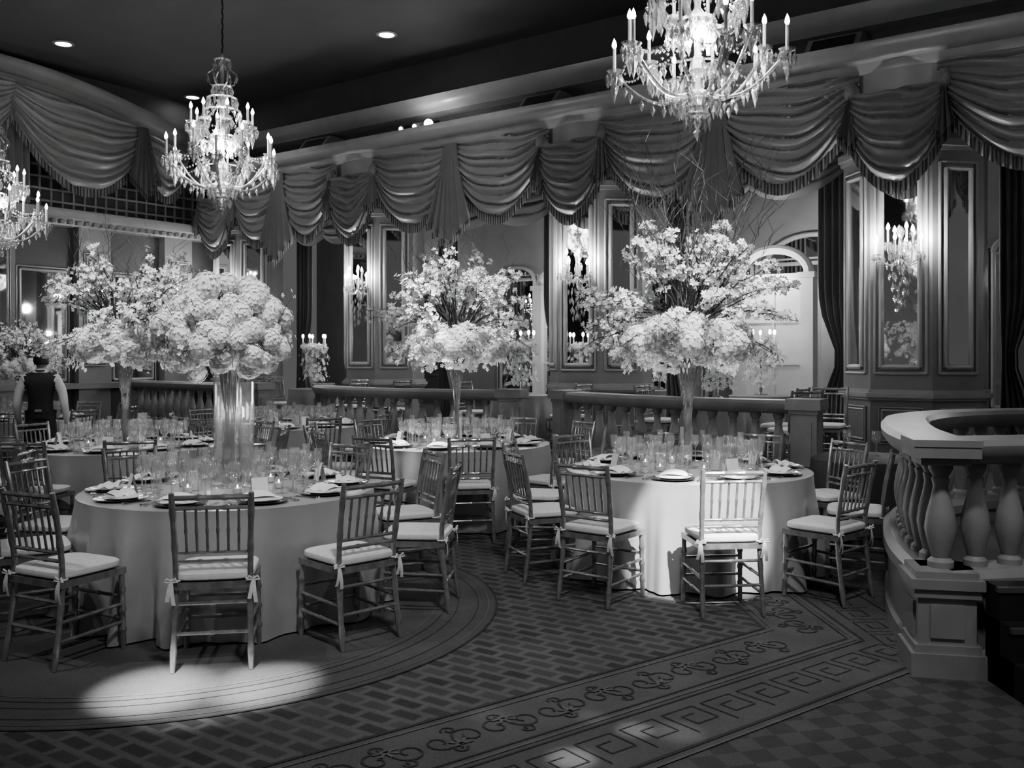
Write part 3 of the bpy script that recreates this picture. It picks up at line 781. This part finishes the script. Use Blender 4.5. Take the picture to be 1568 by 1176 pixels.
# ------------------------------------------------------------------ spotlights
spot=lambda loc,t,e,a,b=.4,r=.03:light('SPOT','pin_and_fill_spot',loc,e,r,t,a,b)  # serves pin spots as well as added fill and wash spots
spot((2.1,.9,6.2),(1.32,6.35,.55),8500,7.4,.4)
spot((-1.3,.2,6.2),(-1.74,4.60,0),11000,5.2,1);spot((-1.5,.2,6.2),(-1.22,4.68,0),8500,4.8,1);spot((-1.4,.2,6.2),(-1.5,4.55,0),3500,6.5,1)
for px_,py_,a,e in ((875,1162,2.2,1900),(972,1118,1.8,1300),(1040,1122,2.4,600),(905,1098,1.6,450),(745,1095,2.,300)):
    d=2363/(py_-545);spot((.5,1.5,6.2),((px_-784)*d/1450,d,0),e,a,1,.02)
for cx,cy,e in ((-1.87,6.3,850),(1.37,7.4,1800),(-.56,9.6,2000),(-3.8,9.3,1200),(-6.9,13.3,500)):
    spot((cx*.7+.1,cy-4.2,6.3),(cx,cy,2.05),e,15,.7)
spot((-.9,8.2,6.4),(-.95,9.1,.75),3200,10,.5)
spot((-1.5,3.4,6.4),(-1.87,6.2,.75),220,26,.8)  # this and the next three: wide fill added over the tables
spot((1.2,4.5,6.4),(1.37,7.3,.75),280,26,.8)
spot((-4.2,5.5,6.4),(-3.9,9.0,.75),380,30,.8)
spot((-1.8,8.5,6.4),(-2.85,12.,.75),300,34,.8)
spot((.6,1.6,6.4),(.2,6.3,0),700,62,1,.3)  # wide soft fill added to lift floor and chairs
spot((3.6,1.0,6.4),(2.6,6.,.8),220,32,1,.3)  # second soft fill, added towards the near balustrade
spot((-5.5,3.6,6.2),(-2.1,5.6,.5),260,30,1,.1)  # side rim light added to bring out the left tablecloth folds
for s,e in ((2.5,95),(6.8,95),(11.1,70),(15,40)): 
    p=W(s+1.2,3.2,6.3);spot(p,W(s,.3,3.9),e,66,1,.1)  # wide wash added to brighten the swag valances
for k in range(4):
    light('POINT','candle_glow',(( -1.87,1.37,-.56,-3.8)[k],(6.3,7.4,9.6,9.3)[k],1.25),7,.15)
# ------------------------------------------------------------------ waiter
def skin_mesh(verts,edges,rad,root,sub=2):
    me=bpy.data.meshes.new('sk');me.from_pydata(verts,edges,[]);o=bpy.data.objects.new('sk',me);bpy.context.scene.collection.objects.link(o)
    o.modifiers.new('s','SKIN');sv=me.skin_vertices[0].data
    for i,r in enumerate(rad): sv[i].radius=r if isinstance(r,tuple) else (r,r);sv[i].use_root=(i==root)
    s=o.modifiers.new('d','SUBSURF');s.levels=sub;s.render_levels=sub
    dg=bpy.context.evaluated_depsgraph_get();dg.update();e=o.evaluated_get(dg).to_mesh()
    vs=[tuple(v.co) for v in e.vertices];fs=[tuple(p.vertices) for p in e.polygons]
    bpy.data.objects.remove(o);return vs,fs
def waiter(loc,rz):
    m=MB()
    vt=[(0,0,.93),(0,0,1.06),(0,0,1.24),(0,0,1.36),(0,.01,1.46),(0,.02,1.53)];rd=[(.15,.105),(.13,.095),(.155,.11),(.12,.085),(.052,.052),(.05,.05)]
    ed=[(0,1),(1,2),(2,3),(3,4),(4,5)]
    for sx in (-1,1):
        b=len(vt);vt+=[(sx*.16,0,1.37),(sx*.225,.0,1.22),(sx*.245,.0,1.09),(sx*.25,.07,.96),(sx*.24,.13,.86)];rd+=[(.065,.065),.055,.046,.04,.033]
        ed+=[(3,b),(b,b+1),(b+1,b+2),(b+2,b+3),(b+3,b+4)]
        b=len(vt);vt+=[(sx*.09,0,.85),(sx*.1,.01,.48),(sx*.1,-.02,.1),(sx*.11,.12,.045)];rd+=[(.095,.095),.068,.05,(.045,.04)]
        ed+=[(0,b),(b,b+1),(b+1,b+2),(b+2,b+3)]
    vs,fs=skin_mesh(vt,ed,rd,0)
    grp={}
    for f in fs:
        c=sum((V(vs[i]) for i in f),V())/len(f)
        if c.z<.98 and abs(c.x)<.21 or c.z<.8: mt=M_black
        elif c.z>1.45: mt=M_skin if c.z>1.475 else M_shirt
        elif abs(c.x)>.155: mt=M_shirt
        else: mt=M_black
        grp.setdefault(mt,[]).append(f)
    for mt,ff in grp.items(): m.add(vs,ff,mt)
    for sx in (-1,1):
        w=V((sx*.238,.14,.85));V0=[w,w+V((0,.03,-.04)),w+V((0,.045,-.075))];rr=[(.026,.018),(.036,.017),(.034,.015)];E=[(0,1),(1,2)]
        for k,(off,L) in enumerate(((-.026,.07),(-.009,.08),(.009,.076),(.025,.06))):
            b=len(V0);q=w+V((off*.2,.045+off,-.085))
            V0+=[q,q+V((-sx*.008,.004,-L*.45)),q+V((-sx*.025,.0,-L*.85))];rr+=[.0095,.0085,.0075];E+=[(2,b),(b,b+1),(b+1,b+2)]
        b=len(V0);q=w+V((-sx*.012,.055,-.03));V0+=[q,q+V((-sx*.012,.025,-.025)),q+V((-sx*.018,.035,-.05))];rr+=[.012,.0095,.008];E+=[(1,b),(b,b+1),(b+1,b+2)]
        a,f=skin_mesh([tuple(v) for v in V0],E,rr,1);m.add(a,f,M_skin)
        m.tube([w+V((0,-.012,.03)),w+V((0,.004,.0))],.036,12,M_shirt)
    hc=V((0,.03,1.585))
    def hp(a,b):
        th=2*pi*a;ph=-pi/2+pi*b;x=.074*math.cos(th)*math.cos(ph);y=.093*math.sin(th)*math.cos(ph);z=.112*math.sin(ph)
        if z<0: x*=1+z*1.6;y*=1+z*.6;y+=(-z)*.12
        if y>.05 and abs(x)<.02 and -.045<z<.012: y+=.02*(1-abs(x)/.02)*(1-abs(z+.02)/.04 if abs(z+.02)<.04 else 0)
        return hc+V((x,y,z))
    m.grid(hp,40,28,M_skin)
    def hair(a,b):
        th=2*pi*a;lim=-.5 if math.sin(th)<.2 else .45;ph=lim+(pi/2-lim)*b
        return hc+V((.080*math.cos(th)*math.cos(ph),.099*math.sin(th)*math.cos(ph)-.002,.118*math.sin(ph)+.002))
    m.grid(hair,48,14,M_hair)
    for sx in (-1,1):
        m.ball(hc+V((sx*.076,-.0,-.005)),.03,M_skin,10,8,(.35,.7,1));m.ball(hc+V((sx*.028,.086,.008)),.011,M_cloth2,8,6);m.ball(hc+V((sx*.028,.096,.008)),.005,M_hair,8,6)
        m.tube([hc+V((sx*.015,.093,.03)),hc+V((sx*.045,.083,.03))],.004,6,M_hair)
    m.tube([hc+V((-.022,.094,-.052)),hc+V((0,.1,-.05)),hc+V((.022,.094,-.052))],[.003,.006,.003],6,M_wallD)
    m.open_lathe([(.062,0),(.06,.035)],20,M_shirt,(0,.01,1.445));m.open_lathe([(.066,.008),(.064,.024)],20,M_black,(0,.01,1.445))
    m.grid(lambda a,b:(.158*math.cos(2*pi*a)*(1+.04*b),.112*math.sin(2*pi*a),.93+.09*b),40,2,M_black)
    m.box((0,-.118,1.02),(.07,.012,.03),M_silver)
    m.obj('waiter',loc,rz)
waiter((-5.3,10.65,0),.25)
spot((-4.6,6.8,6.3),(-5.3,10.65,1.2),380,20,.8)  # fill spot added to brighten the waiter
# ------------------------------------------------------------------ world, camera
w=bpy.data.worlds.new('World');bpy.context.scene.world=w;w.use_nodes=True
w.node_tree.nodes['Background'].inputs[0].default_value=g(1);w.node_tree.nodes['Background'].inputs[1].default_value=.085
cam=bpy.data.cameras.new('Camera');co=bpy.data.objects.new('Camera',cam);bpy.context.scene.collection.objects.link(co)
co.location=(0,0,1.63);co.rotation_euler=(pi/2,0,0);cam.sensor_width=36;cam.lens=36*1450/1568;cam.shift_y=-43/1568;cam.clip_end=200
bpy.context.scene.camera=co
vs=bpy.context.scene.view_settings
vs.view_transform='AgX';vs.look='AgX - Medium High Contrast';vs.exposure=.3
